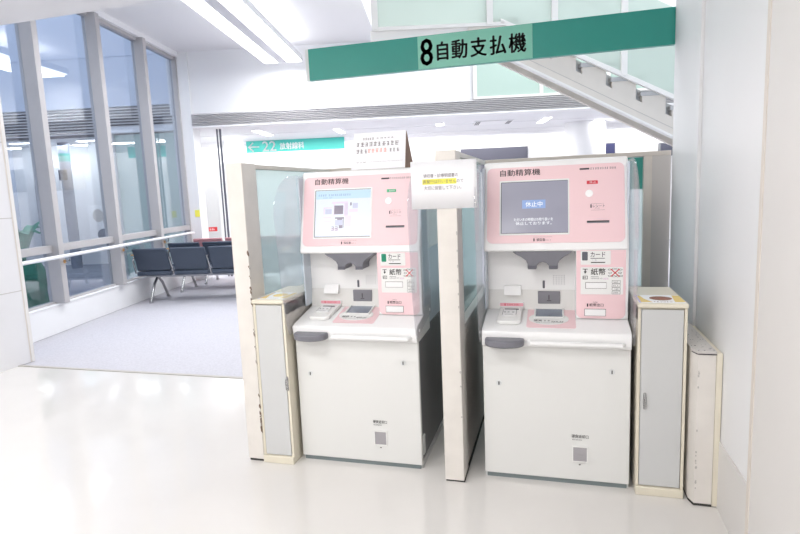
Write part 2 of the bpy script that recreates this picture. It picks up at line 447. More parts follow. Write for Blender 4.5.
# ------------------------------------------------------------------ payment machines
def machine(cx, lit):
    side = 'left' if not lit else 'right'
    t = thing('payment_machine', (cx, 2.9, 0),
              'pink and white payment machine with bright lit menu screen, between the left and middle partitions' if lit else
              'pink and white payment machine with grey out-of-service screen, beside the right cabinet', 'payment machine', 'payment machines in the booth')
    # lower body
    bm = new(); box(bm, cx - .322, cx + .322, 2.60, 3.24, .03, .69); obj('cabinet_body', bm, 'm_dark', t, bevel=.004)
    bm = new(); box(bm, cx - .322, cx + .322, 2.86, 3.24, .69, 1.50); box(bm, cx - .322, cx + .322, 2.83, 2.86, .70, 1.09)
    obj('rear_housing', bm, 'm_side', t, bevel=.006)
    bm = new(); box(bm, cx - .326, cx + .326, 2.60, 3.22, 0, .028); obj('skirt', bm, 'm_skirt', t)
    bm = new(); box(bm, cx - .318, cx + .318, 2.592, 2.62, 0.0, .022); obj('kick_strip', bm, 'm_base', t)
    d = obj('door', box(new(), cx - .328, cx + .328, 2.585, 2.61, .022, .660), 'm_door', t, bevel=.004)
    for lx, lz in ((-.254, .478), (.249, .555)):
        bm = new(); cyl(bm, (cx + lx, 2.580, lz), .013, .006, 20, (0, 1, 0)); k = obj('lock', bm, 'm_skirt', d)
        bm = new(); box(bm, cx + lx - .0025, cx + lx + .0025, 2.5788, 2.5805, lz - .008, lz + .008); obj('keyhole', bm, 'black_slot', k)
    # coin return window
    bm = new()
    for b in ((.078, .148, .186, .191), (.078, .148, .113, .118), (.078, .083, .118, .186), (.143, .148, .118, .186)):
        box(bm, cx + b[0], cx + b[1], 2.580, 2.587, b[2], b[3])
    obj('coin_return_frame', bm, 'm_offwhite', d)
    bm = new(); prism(bm, [(0, 0), (.060, 0), (.060, .068), (0, .068)], (cx + .083, 2.583, .118), XA, ZA, YA, .0015)
    prism(bm, [(.008, .02), (.052, .02), (.052, .03), (.008, .03)], (cx + .083, 2.581, .118), XA, ZA, YA, .002)
    obj('coin_return_flap', bm, 'm_flap', d)
    bm = new(); text(bm, '硬貨返却口', cx + .076, cx + .150, .230, .247, (0, 2.5842, 0), XA, ZA, .01)
    scribble(bm, cx + .078, cx + .126, .219, .225, (0, 2.5842, 0), XA, ZA, seed=3)
    poly(bm, ellipse(cx + .112, .100, .005, .003, 10), (0, 2.5842, 0), XA, ZA)
    obj('lettering', bm, 'ink', d)
    # deck with front lip
    prof = [(2.86, .796), (2.82, .790), (2.580, .741), (2.566, .734), (2.560, .722), (2.566, .672), (2.575, .660), (2.62, .658), (2.86, .665)]
    bm = new(); prism(bm, prof, (cx - .329, 0, 0), YA, ZA, XA, .658); dk = obj('deck', bm, 'm_white', t, bevel=.004)
    # hand tray, rounded at the front
    pts = [(-.312, 2.57)] + [(-.2225 + .0895 * math.cos(a), 2.545 + .060 * math.sin(a)) for a in [R(180 + 180 * i / 16) for i in range(17)]] + [(-.133, 2.57)]
    bm = new(); prism(bm, [(cx + x, y) for x, y in pts], (0, 0, .672), XA, YA, ZA, .034)
    obj('bag_rest', bm, 'm_grey', t, bevel=.008)
    bm = new(); tube(bm, [(cx - .116, 2.572, .686), (cx - .106, 2.545, .686), (cx + .288, 2.545, .686), (cx + .298, 2.572, .686)], .011, 14)
    obj('hand_bar', bm, 'm_white', t)
    # deck fittings (plane of the deck)
    o = Vector((cx, 2.58, .7415)); b = Vector((0, .24, .049)).normalized(); n = Vector(XA).cross(b)
    bm = new(); prism(bm, rrect(-.126, .096, .022, .252, .012), o, XA, b, n, .002); obj('pink_plate', bm, 'm_pink', dk)
    bm = new(); prism(bm, ellipse(-.026, .118, .092, .066, 36), o + n * .002, XA, b, n, .0015); obj('white_oval', bm, 'm_offwhite', dk)
    bm = new()
    prism(bm, [(-.092, .124), (.044, .124), (.044, .134), (-.092, .134)], o + n * .0035, XA, b, n, .004)
    prism(bm, [(-.094, .124), (-.087, .124), (-.087, .248), (-.094, .248)], o + n * .0035, XA, b, n, .008)
    prism(bm, [(.038, .124), (.045, .124), (.045, .248), (.038, .248)], o + n * .0035, XA, b, n, .008)
    obj('coin_tray_rim', bm, 'm_offwhite', dk, bevel=.001)
    bm = new(); prism(bm, [(-.087, .134), (.038, .134), (.038, .246), (-.087, .246)], o + n * .002, XA, b, n, .0035)
    obj('coin_tray', bm, 'm_bowl', dk)
    bm = new(); poly(bm, ellipse(-.024, .146, .005, .005, 12), o + n * .0062, XA, b)
    f_ = o + n * .0042
    text(bm, '硬貨', -.094, -.056, .084, .104, f_, XA, b, .01); scribble(bm, -.046, -.022, .086, .102, f_, XA, b, seed=4)
    scribble(bm, -.012, .042, .082, .092, f_, XA, b, seed=5); quad(bm, -.012, .040, .077, .081, f_, XA, b)
    scribble(bm, -.085, .0, .070, .075, f_, XA, b, seed=6)
    obj('lettering', bm, 'ink', dk)
    # card keypad, raised wedge
    kp = [(-.266, .058), (-.250, .044), (-.172, .044), (-.154, .058), (-.150, .215), (-.260, .215)]
    bm = new(); prism(bm, kp, o, XA, b, n, .020); kpo = obj('card_terminal', bm, 'm_offwhite', dk, bevel=.005)
    o2 = o + n * .0202
    bm = new(); prism(bm, rrect(-.244, -.174, .098, .168, .012), o2, XA, b, n, .006); obj('terminal_pad', bm, 'm_white', kpo, bevel=.002)
    bm = new(); prism(bm, rrect(-.236, -.168, .178, .188, .003), o2, XA, b, n, .0015)
    scribble(bm, -.239, -.182, .130, .142, o2 + n * .0065, XA, b, seed=8, pitch=.02); quad(bm, -.230, -.190, .108, .1105, o2 + n * .0065, XA, b)
    quad(bm, -.242, -.240, .102, .164, o2 + n * .0065, XA, b); quad(bm, -.178, -.176, .102, .164, o2 + n * .0065, XA, b)
    obj('terminal_slot', bm, 'm_grey_dark', kpo)
    bm = new(); box(bm, cx - .264, cx - .146, 2.790, 2.830, .790, .824); tb = obj('terminal_label_block', bm, 'm_white', dk, bevel=.002)
    bm = new(); quad(bm, cx - .262, cx - .148, .806, .822, (0, 2.7895, 0), XA, ZA); obj('pink_label', bm, 'm_pink_deep', tb)
    bm = new(); quad(bm, cx - .240, cx - .235, .808, .820, (0, 2.789, 0), XA, ZA); scribble(bm, cx - .228, cx - .165, .810, .819, (0, 2.789, 0), XA, ZA, seed=9)
    obj('lettering', bm, 'label_red', tb)
    # recess wall
    bm = new(); box(bm, cx - .322, cx + .105, 2.818, 2.84, .886, 1.10); rw = obj('recess_panel', bm, 'm_white', t)
    bm = new(); prism(bm, [(2.80, .788), (2.818, .886), (2.84, .886), (2.84, .788)], (cx - .322, 0, 0), YA, ZA, XA, .427); obj('recess_sill', bm, 'm_recess_shade', t)
    bm = new(); prism(bm, [(0, 0), (.036, 0), (.012, .046), (0, .046)], (cx - .242, 2.818, .862), (0, -1, 0), ZA, XA, .084); obj('card_flap', bm, 'm_white', t, bevel=.002)
    bm = new(); prism(bm, rrect(-.055, -.044, .893, .932, .003), (cx, 2.8165, 0), XA, ZA, YA, .002)
    obj('receipt_key_slot', bm, 'm_grey_dark', rw)
    bm = new()
    for i in range(5):
        for j in range(5):
            poly(bm, ellipse(cx - .002 + i * .0125, .915 + j * .0105, .0022, .0022, 6), (0, 2.8175, 0), XA, ZA)
    obj('speaker_holes', bm, 'm_grey', rw)
    bm = new(); prism(bm, [(-.078, .818), (.028, .818), (.028, .880), (-.078, .880)], (cx, 2.803, 0), XA, ZA, YA, .012); cp = obj('coin_slot_plate', bm, 'm_plate', t, bevel=.002)
    bm = new(); box(bm, cx - .027, cx - .023, 2.801, 2.8035, .838, .862); quad(bm, cx - .035, cx - .014, .832, .835, (0, 2.8025, 0), XA, ZA); obj('coin_slot', bm, 'ink', cp)
    # overhanging hood under the screen
    fr = [(-.190, 1.098), (-.190, 1.086), (-.178, 1.076), (-.150, 1.062), (-.130, 1.046), (-.122, 1.030), (-.122, 1.006), (-.080, 1.006), (-.080, 1.020), (-.070, 1.032), (-.052, 1.038),
          (-.034, 1.032), (-.024, 1.020), (-.024, 1.006), (.018, 1.006), (.018, 1.030), (.026, 1.046), (.046, 1.062), (.070, 1.076), (.082, 1.086), (.082, 1.098)]
    bm = new(); prism(bm, fr, (cx, 2.712, 0), XA, ZA, YA, .11); hd = obj('reader_hood', bm, 'm_grey', t, bevel=.003)
    bm = new(); box(bm, cx - .120, cx - .082, 2.7095, 2.72, 1.004, 1.021); box(bm, cx - .022, cx + .016, 2.7095, 2.72, 1.004, 1.021); obj('reader_tip', bm, 'm_grey_dark', hd)
    # pink card and note column
    bm = new(); box(bm, cx + .098, cx + .328, 2.704, 2.84, .770, 1.10); cw = obj('note_column', bm, 'm_white', t, bevel=.004)
    Y = 2.7035
    o = Vector((cx, Y, 0))
    def pl(z): return Vector((cx, z, 0))
    bm = new(); prism(bm, rrect(.100, .315, .772, 1.092, .028, corners=(0, 0, 1, 1)), (cx, 2.7005, 0), XA, ZA, YA, .004); pc = obj('pink_column_panel', bm, 'm_pink', cw)
    bm = new(); prism(bm, rrect(.119, .250, 1.026, 1.090, .004), (cx, 2.6985, 0), XA, ZA, YA, .002); k = obj('card_reader', bm, 'm_offwhite', pc)
    on = (cx, 2.6978, 0)
    bm = new(); prism(bm, rrect(.125, .150, 1.046, 1.086, .004), (cx, 2.6975, 0), XA, ZA, YA, .001); obj('card_mark', bm, 'm_grey_dark' if not lit else 'leaf', k)
    bm = new(); text(bm, 'カード', .162, .226, 1.061, 1.085, on, XA, ZA, .01); quad(bm, .162, .224, 1.054, 1.0565, on, XA, ZA); scribble(bm, .163, .19, 1.046, 1.050, on, XA, ZA, seed=2)
    obj('lettering', bm, 'ink', k)
    bm = new(); box(bm, cx + .164, cx + .226, 2.6968, 2.699, 1.0345, 1.0385); obj('card_slot', bm, 'black_slot', k)
    bm = new(); prism(bm, rrect(.119, .304, .887, 1.014, .004), (cx, 2.6985, 0), XA, ZA, YA, .002); k = obj('note_reader', bm, 'm_offwhite', pc)
    bm = new(); text(bm, '紙幣', .164, .228, .978, 1.009, on, XA, ZA, .01)
    quad(bm, .128, .150, 1.004, 1.007, on, XA, ZA); poly(bm, [(.132, .995), (.146, .995), (.139, .984)], on, XA, ZA); quad(bm, .137, .141, .992, 1.004, on, XA, ZA)
    for q in ((.128, .150, .972, .974), (.128, .150, .958, .960), (.128, .130, .96, .974), (.148, .150, .96, .974)): quad(bm, *q, on, XA, ZA)
    scribble(bm, .13, .148, .962, .971, on, XA, ZA, seed=12); quad(bm, .164, .198, .969, .9705, on, XA, ZA); scribble(bm, .164, .216, .960, .965, on, XA, ZA, seed=13)
    for i in range(4):
        z = .952 - i * .0165
        for q in ((.256, .292, z, z + .0012), (.256, .292, z - .0135, z - .0123), (.256, .2572, z - .0135, z), (.2908, .292, z - .0135, z)): quad(bm, *q, on, XA, ZA)
        scribble(bm, .262, .287, z - .0095, z - .0035, on, XA, ZA, seed=20 + i)
    for ex, ez in ((.246, 1.003), (.262, 1.006), (.278, 1.006), (.292, 1.003), (.248, .988), (.290, .988), (.246, .974), (.264, .972), (.280, .972), (.294, .974)):
        p = ellipse(ex, ez, .008, .004, 12); q = ellipse(ex, ez, .006, .0026, 12)
        for i in range(12):
            j = (i + 1) % 12
            poly(bm, [p[i], p[j], q[j], q[i]], on, XA, ZA)
    obj('lettering', bm, 'ink', k)
    bm = new(); on2 = (cx, 2.6972, 0)
    for (x0, z0, x1, z1) in ((.250, .970, .288, 1.006), (.250, 1.006, .288, .970)):
        d_ = Vector((x1 - x0, z1 - z0)).normalized() * .0022; poly(bm, [(x0 - d_.y, z0 + d_.x), (x1 - d_.y, z1 + d_.x), (x1 + d_.y, z1 - d_.x), (x0 + d_.y, z0 - d_.x)], on2, XA, ZA)
    obj('red_cross', bm, 'label_red', k)
    bm = new(); scribble(bm, .218, .244, .957, .966, on, XA, ZA, seed=14); obj('lilac_mark', bm, 'lilac', k)
    bm = new(); prism(bm, rrect(.140, .232, .914, .944, .002), (cx, 2.6975, 0), XA, ZA, YA, .001); s_ = obj('note_slot_edge', bm, 'ink_soft', k)
    bm = new(); prism(bm, rrect(.142, .231, .916, .942, .002), (cx, 2.6955, 0), XA, ZA, YA, .002); obj('note_slot', bm, 'm_white', k)
    bm = new(); prism(bm, rrect(.136, .231, .784, .818, .002), (cx, 2.6985, 0), XA, ZA, YA, .0015); k = obj('receipt_outlet_edge', bm, 'ink_soft', pc)
    bm = new(); prism(bm, rrect(.138, .229, .786, .816, .002), (cx, 2.6965, 0), XA, ZA, YA, .002); obj('receipt_outlet', bm, 'm_white', pc)
    bm = new(); on = (cx, 2.6998, 0); quad(bm, .147, .153, .828, .843, on, XA, ZA); text(bm, '紙幣出口', .158, .220, .829, .844, on, XA, ZA, .01); scribble(bm, .170, .198, .848, .852, on, XA, ZA, seed=15)
    obj('lettering', bm, 'ink', pc)
    # head with the screen, leaning back
    o = Vector((cx, 2.700, 1.09)); b = Vector((0, .10, .425)).normalized(); n = Vector(XA).cross(b)   # n towards the viewer
    H = .4366
    bm = new()
    pf = [(2.700, 1.090), (2.800, 1.515), (2.86, 1.517), (3.24, 1.517), (3.24, 1.09)]
    prism(bm, pf, (cx - .329, 0, 0), YA, ZA, XA, .658); h = obj('head', bm, 'm_white', t, bevel=.010)
    bm = new(); prism(bm, rrect(-.312, .312, .040, .408, .026), o, XA, b, n, .003); pp = obj('pink_fascia', bm, 'm_pink', h)
    f1 = o + n * .0035
    bm = new(); prism(bm, rrect(-.252, .070, .078, .343, .003), o + n * .002, XA, b, n, .003); bz = obj('screen_bezel', bm, 'm_offwhite', h)
    bm = new(); prism(bm, rrect(-.246, .064, .086, .336, .002), o + n * .002, XA, b, n, .0036); obj('screen_edge', bm, 'm_grey_dark', bz)
    bm = new(); prism(bm, rrect(-.242, .064, .089, .333, .001), o + n * .002, XA, b, n, .0042); scr = obj('screen', bm, 'screen_lit' if lit else 'screen_off', h)
    fs = o + n * .0065; fs2 = o + n * .0068
    if lit:
        bm = new(); quad(bm, -.240, .062, .288, .331, fs, XA, b); obj('header_band', bm, 'scr_cyan', scr)
        bm = new(); scribble(bm, -.226, -.050, .303, .315, fs2, XA, b, seed=31); scribble(bm, -.20, -.15, .292, .298, fs2, XA, b, seed=32); obj('header_text', bm, 'scr_blue', scr)
        bm = new(); quad(bm, -.150, -.060, .262, .272, fs, XA, b); quad(bm, -.082, -.060, .195, .262, fs, XA, b); quad(bm, -.14, -.13, .2, .262, fs, XA, b)
        quad(bm, -.196, -.148, .238, .244, fs, XA, b); quad(bm, -.196, -.188, .206, .238, fs, XA, b); quad(bm, -.196, -.15, .186, .192, fs, XA, b); quad(bm, -.196, -.15, .166, .17, fs, XA, b)
        quad(bm, -.054, -.006, .216, .232, fs, XA, b); quad(bm, -.076, -.042, .142, .198, fs, XA, b); quad(bm, -.15, -.11, .118, .136, fs, XA, b)
        obj('menu_pictures', bm, 'scr_lilac', scr)
        bm = new(); quad(bm, -.136, -.086, .206, .252, fs2, XA, b); quad(bm, -.130, -.080, .182, .190, fs2, XA, b); quad(bm, -.118, -.090, .176, .182, fs2, XA, b); quad(bm, -.086, -.082, .134, .182, fs2, XA, b)
        quad(bm, -.108, -.088, .132, .148, fs2, XA, b); quad(bm, -.048, -.040, .250, .266, fs2, XA, b); scribble(bm, -.15, -.118, .12, .146, fs2, XA, b, seed=33, pitch=.02)
        obj('menu_icons', bm, 'scr_grey', scr)
        bm = new(); quad(bm, -.13, -.088, .146, .176, fs, XA, b); quad(bm, -.186, -.15, .208, .234, fs, XA, b); quad(bm, -.034, -.006, .236, .262, fs, XA, b); obj('menu_tiles', bm, 'scr_pale', scr)
    else:
        bm = new(); quad(bm, -.146, -.038, .205, .246, fs, XA, b); obj('status_tile', bm, 'scr_blue', scr)
        bm = new(); text(bm, '休止中', -.130, -.052, .213, .238, fs2, XA, b, .012)
        text(bm, 'ただいまの時間はお取り扱いを', -.184, -.004, .145, .160, fs2, XA, b, .012); text(bm, '休止しております。', -.176, -.010, .126, .142, fs2, XA, b, .012)
        obj('status_text', bm, 'scr_white', scr)
    bm = new(); text(bm, '自動精算機', -.250, -.062, .366, .398, f1, XA, b, .012)
    obj('title', bm, 'ink', pp)
    bm = new(); quad(bm, .117, .160, .381, .389, f1, XA, b); obj('title_bar', bm, 'ink', pp)
    bm = new(); scribble(bm, .164, .280, .380, .391, f1, XA, b, seed=41); quad(bm, .166, .226, .1885, .1895, f1, XA, b)
    scribble(bm, .182, .204, .196, .200, f1, XA, b, seed=43); quad(bm, -.096, -.008, .0675, .0685, f1, XA, b); scribble(bm, -.045, -.012, .051, .056, f1, XA, b, seed=45)
    obj('small_print', bm, 'ink_soft', pp)
    bm = new(); quad(bm, .163, .169, .200, .216, f1, XA, b); text(bm, 'レシート', .174, .226, .202, .214, f1, XA, b, .005); scribble(bm, .164, .224, .2175, .2205, f1, XA, b, seed=46)
    quad(bm, -.094, -.088, .048, .062, f1, XA, b); text(bm, '領収書', -.080, -.040, .048, .062, f1, XA, b, .01)
    obj('lettering', bm, 'ink', pp)
    bm = new(); prism(bm, rrect(.148, .197, .312, .328, .002), o + n * .003, XA, b, n, .001); st = obj('status_label', bm, 'label_green' if lit else 'label_red', pp)
    bm = new(); text(bm, '使用中' if lit else '休止', .160, .190, .315, .325, o + n * .0045, XA, b, .01); obj('lettering', bm, 'label_white', st)
    bm = new(); prism(bm, ellipse(.158, .268, .017, .017, 28), o + n * .002, XA, b, n, .004); obj('round_sensor', bm, 'label_white', pp)
    bm = new(); prism(bm, rrect(.147, .245, .134, .140, .002), o + n * .003, XA, b, n, .001); obj('receipt_slot', bm, 'black_slot', pp)
    bm = new(); prism(bm, rrect(.147, .245, .129, .134, .002), o + n * .003, XA, b, n, .003); obj('receipt_lip', bm, 'm_grey', pp)
    # clear side shields with screws
    arc = [(2.46 + .23 - .23 * math.cos(R(a)), 1.30 + .20 * math.sin(R(a))) for a in range(0, 91, 10)]
    prof = [(2.525, .720), (2.49, .90)] + arc + [(2.87, 1.50), (2.87, .755), (2.54, .690)]
    for s in (-1, 1):
        bm = new(); prism(bm, prof, (cx + s * .3345 - .0025, 0, 0), YA, ZA, XA, .005); sh = obj('side_shield', bm, 'acrylic', t)
        for y, z in ((2.585, .722), (2.83, .775)):
            bm = new(); cyl(bm, (cx + s * .336, y, z), .008, s * .003, 14, (1, 0, 0)); obj('screw', bm, 'm_white', sh)
        bm = new(); box(bm, *(sorted((cx + s * .3225, cx + s * .3315))), 2.735, 2.86, .80, 1.49); obj('side_cover', bm, 'm_side', t, bevel=.004)
    # hinge plate low on the right flank
    bm = new(); box(bm, cx + .322, cx + .330, 2.625, 2.66, .06, .16); obj('side_latch', bm, 'm_skirt', t, bevel=.002)
    return t
machine(-.974, True)
machine(-.003, False)

# ------------------------------------------------------------------ booth partitions
def chips(bm, x, y0, y1, zs, seed):
    r = random.Random(seed)
    for z in zs:
        w = .003 + .006 * r.random(); hh = .004 + .014 * r.random()
        pts = [(math.cos(a) * w * (.6 + .6 * r.random()), math.sin(a) * hh * (.6 + .6 * r.random())) for a in [2 * PI * i / 7 for i in range(7)]]
        prism(bm, pts, (x, y0, z), XA, ZA, YA, y1 - y0)
t = thing('booth_partition', (-1.54, 3.1, 0), 'cream end partition at the left of the booth, chipped post with pale glass behind', 'partition')
p0 = obj('post', box(new(), -1.587, -1.497, 2.515, 2.655, .012, 1.570), 'cream_paint', t, bevel=.003)
obj('foot', box(new(), -1.582, -1.502, 2.52, 2.655, 0, .012), 'dark_gap', t)
obj('lower_panel', box(new(), -1.577, -1.502, 2.655, 3.70, 0, .84), 'cream_side', t)
obj('top_rail', box(new(), -1.577, -1.502, 2.655, 3.70, 1.545, 1.565), 'cream_side', t)
obj('glass', box(new(), -1.545, -1.535, 2.655, 3.70, .84, 1.545), 'pane_mint', t)
bm = new()
r_ = random.Random(5)
for z in (.86, .72, .70, .55, .37, .31, .27, .25, .235, .22, .205, .19, .175, .63, 1.0, 1.12, .94, 1.05, .88, .92):
    y = 2.514; w = .0015 + .003 * r_.random(); h_ = .004 + .010 * r_.random()
    prism(bm, [(math.cos(a) * w, math.sin(a) * h_ * (.6 + .5 * r_.random())) for a in [2 * PI * i / 7 for i in range(7)]], (-1.500, 2.5142, z), XA, ZA, YA, .004)
    prism(bm, [(math.cos(a) * w, math.sin(a) * h_ * (.6 + .5 * r_.random())) for a in [2 * PI * i / 7 for i in range(7)]], (-1.4967, 2.519, z - .01), YA, ZA, (-1, 0, 0), .004)
obj('chipped_paint', bm, 'chip', p0)
t = thing('booth_partition', (-.467, 3.1, 0), 'cream middle partition standing between the two payment machines', 'partition')
p0 = obj('post', box(new(), -.514, -.422, 2.500, 2.640, .008, 1.570), 'cream_paint', t, bevel=.003)
obj('foot', box(new(), -.510, -.419, 2.504, 3.70, 0, .008), 'dark_gap', t)
obj('lower_panel', box(new(), -.508, -.428, 2.640, 3.70, .008, .715), 'cream_side', t)
obj('glazing_bar', box(new(), -.512, -.424, 2.640, 3.70, .715, .745), 'cream_paint', t, bevel=.003)
obj('top_rail', box(new(), -.508, -.428, 2.640, 3.70, 1.545, 1.568), 'cream_paint', t)
obj('glass', box(new(), -.473, -.463, 2.640, 3.70, .745, 1.545), 'pane_mint', t)
bm = new()
for z in (1.20, 1.12, 1.05, .98, .92, .86, .55, .48, .33):
    w = .003 + .003 * r_.random(); h_ = .004 + .008 * r_.random()
    prism(bm, [(math.cos(a) * w, math.sin(a) * h_ * (.6 + .5 * r_.random())) for a in [2 * PI * i / 7 for i in range(7)]], (-.4255, 2.4993, z), XA, ZA, YA, .003)
obj('chipped_paint', bm, 'joint', p0)
t = thing('booth_partition', (-.45, 3.72, 0), 'beige back partition behind the machines, running to the right wall', 'partition')
obj('solid_panel', box(new(), .565, .669, 3.69, 3.75, 0, 1.545), 'partition_grey', t)
obj('mullion', box(new(), .520, .565, 3.685, 3.755, 0, 1.545), 'cream_side', t)
obj('top_rail', box(new(), -1.58, .669, 3.685, 3.755, 1.545, 1.572), 'cream_side', t, bevel=.003)
obj('lower_panel', box(new(), -1.502, .520, 3.69, 3.75, 0, .75), 'partition_grey', t)
obj('glass', box(new(), -.428, .520, 3.716, 3.724, .75, 1.545), 'pane_mint', t)
obj('glass', box(new(), -1.502, -.508, 3.716, 3.724, .75, 1.545), 'pane_mint', t)
tag(obj('teal_board', box(new(), .30, .516, 3.705, 3.713, 1.350, 1.540), 'teal'), 'small teal board on the glass of the back partition, right of the out-of-service machine', 'board')

# ------------------------------------------------------------------ narrow cabinets
def cabinet(x0, x1, y, label, hinge, hx):
    t = thing('narrow_cabinet', ((x0 + x1) / 2, y + .2, 0), label, 'cabinet', 'narrow steel cabinets in the booth')
    bm = new(); box(bm, x0, x0 + .012, y, y + .40, .038, .856); box(bm, x1 - .012, x1, y, y + .40, .038, .856); box(bm, x0, x1, y + .385, y + .40, .038, .856); box(bm, x0, x1, y + .01, y + .385, .80, .856)
    obj('carcass', bm, 'cabinet_cream', t)
    obj('plinth', box(new(), x0, x1, y - .012, y + .40, 0, .040), 'cabinet_cream', t, bevel=.003)
    obj('top', box(new(), x0 - .003, x1 + .003, y - .012, y + .405, .857, .878), 'cabinet_cream', t, bevel=.006)
    d = obj('door', box(new(), x0 + .0145, x1 - .0145, y - .002, y + .016, .044, .850), 'cabinet_door', t, bevel=.002)
    obj('door_gap', box(new(), x0 + .012, x1 - .012, y + .012, y + .02, .040, .8565), 'dark_gap', t)
    bm = new(); tube(bm, [(hx, y - .002, .472), (hx, y - .016, .462), (hx, y - .018, .438), (hx, y - .016, .414), (hx, y - .002, .404)], .0045, 10)
    bm2 = new(); obj('handle', bm, 'steel', d); prism(bm2, rrect(hx - .006, hx + .006, .400, .477, .004), (0, y - .0035, 0), XA, ZA, YA, .002); obj('handle_plate', bm2, 'steel', d)
    return t
cabinet(-1.496, -1.321, 2.520, 'narrow grey-doored cabinet beside the chipped left partition', 1, -1.330)
cabinet(.347, .543, 2.557, 'narrow grey-doored cabinet to the right of the out-of-service machine', 1, .380)
def leaflet(x0, x1, y0, y1, z, label, strong):
    o = (0, 0, z + .0012)
    t = thing('leaflet', ((x0 + x1) / 2, (y0 + y1) / 2, z), label, 'leaflet')
    obj('sheet', box(new(), x0, x1, y0, y1, z, z + .001), 'label_white', t)
    w, d = x1 - x0, y1 - y0
    bm = new()
    poly(bm, [(x0, y0 + d * .05), (x0 + w * .30, y0 + d * .05), (x0 + w * .16, y0 + d * .5), (x0 + w * .12, y1 - d * .1), (x0, y1 - d * .1)], o, XA, YA)
    poly(bm, [(x1 - w * .22, y0 + d * .1), (x1, y0 + d * .1), (x1, y1 - d * .05), (x1 - w * .16, y1 - d * .05)], o, XA, YA); obj('yellow_print', bm, 'leaflet_yellow', t)
    bm = new(); poly(bm, [(x0, y1 - d * .1), (x0 + w * .12, y1 - d * .1), (x0 + w * .12, y1), (x0, y1)], o, XA, YA); quad(bm, x0, x0 + w * .05, y0, y1, (0, 0, z + .0014), XA, YA); obj('lilac_print', bm, 'leaflet_blue', t)
    bm = new(); poly(bm, ellipse(x0 + w * .54, y0 + d * .56, w * .25, d * .26, 24), (0, 0, z + .0016), XA, YA); obj('picture', bm, 'food_brown' if strong else 'leaflet_yellow', t)
    bm = new(); scribble(bm, x0 + w * .32, x1 - w * .26, y0 + d * .08, y0 + d * .16, (0, 0, z + .0014), XA, YA, seed=51); obj('print', bm, 'food_brown', t)
leaflet(.352, .538, 2.562, 2.735, .878, 'yellow and white leaflet with a brown picture lying on the right cabinet', True)
leaflet(-1.480, -1.330, 2.540, 2.720, .878, 'pale yellow leaflet lying on top of the left cabinet', False)

# low boxed-in ledge by the right wall
t = thing('boxed_ledge', (.617, 2.8, 0), 'low white boxed-in ledge with chipped top between the right cabinet and wall', 'ledge')
pts = [(.560, 2.545), (.575, 2.503), (.6445, 2.503), (.6445, 3.10), (.560, 3.10)]
bm = new(); prism(bm, pts, (0, 0, .010), XA, YA, ZA, .665); bd = obj('body', bm, 'cream_paint', t, bevel=.002)
bm = new(); prism(bm, pts, (0, 0, 0), XA, YA, ZA, .010); obj('foot', bm, 'dark_gap', t)
bm = new(); prism(bm, [(.558, 2.543), (.573, 2.500), (.6447, 2.500), (.6447, 3.10), (.558, 3.10)], (0, 0, .675), XA, YA, ZA, .013); tp = obj('top', bm, 'partition_grey', t)
obj('corner_strip', box(new(), .645, .668, 2.500, 3.02, .004, .680), 'cabinet_cream', t, bevel=.002)
bm = new()
for i in range(70):
    x = .562 + .082 * r_.random(); y = 2.51 + .5 * r_.random() ** 1.4; w = .0008 + .0026 * r_.random() ** 2
    poly(bm, [(x + math.cos(a) * w * (.6 + .6 * r_.random()), y + math.sin(a) * w * 2 * (.6 + .6 * r_.random())) for a in [2 * PI * k / 6 for k in range(6)]], (0, 0, .6884), XA, YA)
prism(bm, [(.5575, 2.541), (.5725, 2.4985), (.6447, 2.4985), (.6447, 2.5005), (.5735, 2.5005), (.5585, 2.543)], (0, 0, .6735), XA, YA, ZA, .004)
obj('chipped_paint', bm, 'ink', tp)
bm = new()
for i in range(14):
    z = .04 + .6 * r_.random(); w = .002 + .002 * r_.random()
    prism(bm, [(math.cos(a) * w, math.sin(a) * w * 1.8) for a in [2 * PI * k / 6 for k in range(6)]], (.578 + .003 * r_.random(), 2.5022, z), XA, ZA, YA, .002)
obj('scuffs', bm, 'joint', bd)

# ------------------------------------------------------------------ notices
t = thing('paper_notice', (-.478, 2.496, 1.31), 'white paper notice with a yellow-highlighted line taped to the middle partition', 'notice')
bm = new()
NX = 14
for i in range(NX):
    x0 = -.627 + .298 * i / NX; x1 = -.627 + .298 * (i + 1) / NX
    f = lambda x: 2.4965 - .010 * max(0, (abs(x + .478) - .098) / .09) ** 2
    vs = [bm.verts.new(p) for p in ((x0, f(x0), 1.312), (x1, f(x1), 1.312), (x1, f(x1), 1.526), (x0, f(x0), 1.526))]
    bm.faces.new(vs)
sh = obj('sheet', bm, 'paper', t)
md = sh.modifiers.new('thickness', 'SOLIDIFY'); md.thickness = .0006
def bow(bm):
    for v in bm.verts:
        v.co.y = 2.4948 - .010 * max(0, (abs(v.co.x + .478) - .098) / .09) ** 2
    return bm
bm = new()
text(bm, '領収書・診療明細書の', -.570, -.412, 1.452, 1.469, (0, 2.49, 0), XA, ZA)
text(bm, '再発行は行いませんので', -.572, -.388, 1.425, 1.443, (0, 2.49, 0), XA, ZA)
text(bm, '大切に保管して下さい。', -.568, -.398, 1.397, 1.415, (0, 2.49, 0), XA, ZA)
bow(bm); obj('lettering', bm, 'ink_soft', sh)
bm = new()
for i in range(8): quad(bm, -.575 + .155 * i / 8, -.575 + .155 * (i + 1) / 8, 1.422, 1.446, (0, 2.49, 0), XA, ZA)
for v in bm.verts: v.co.y = 2.4955 - .010 * max(0, (abs(v.co.x + .478) - .098) / .09) ** 2
obj('highlight', bm, 'yellow', sh)

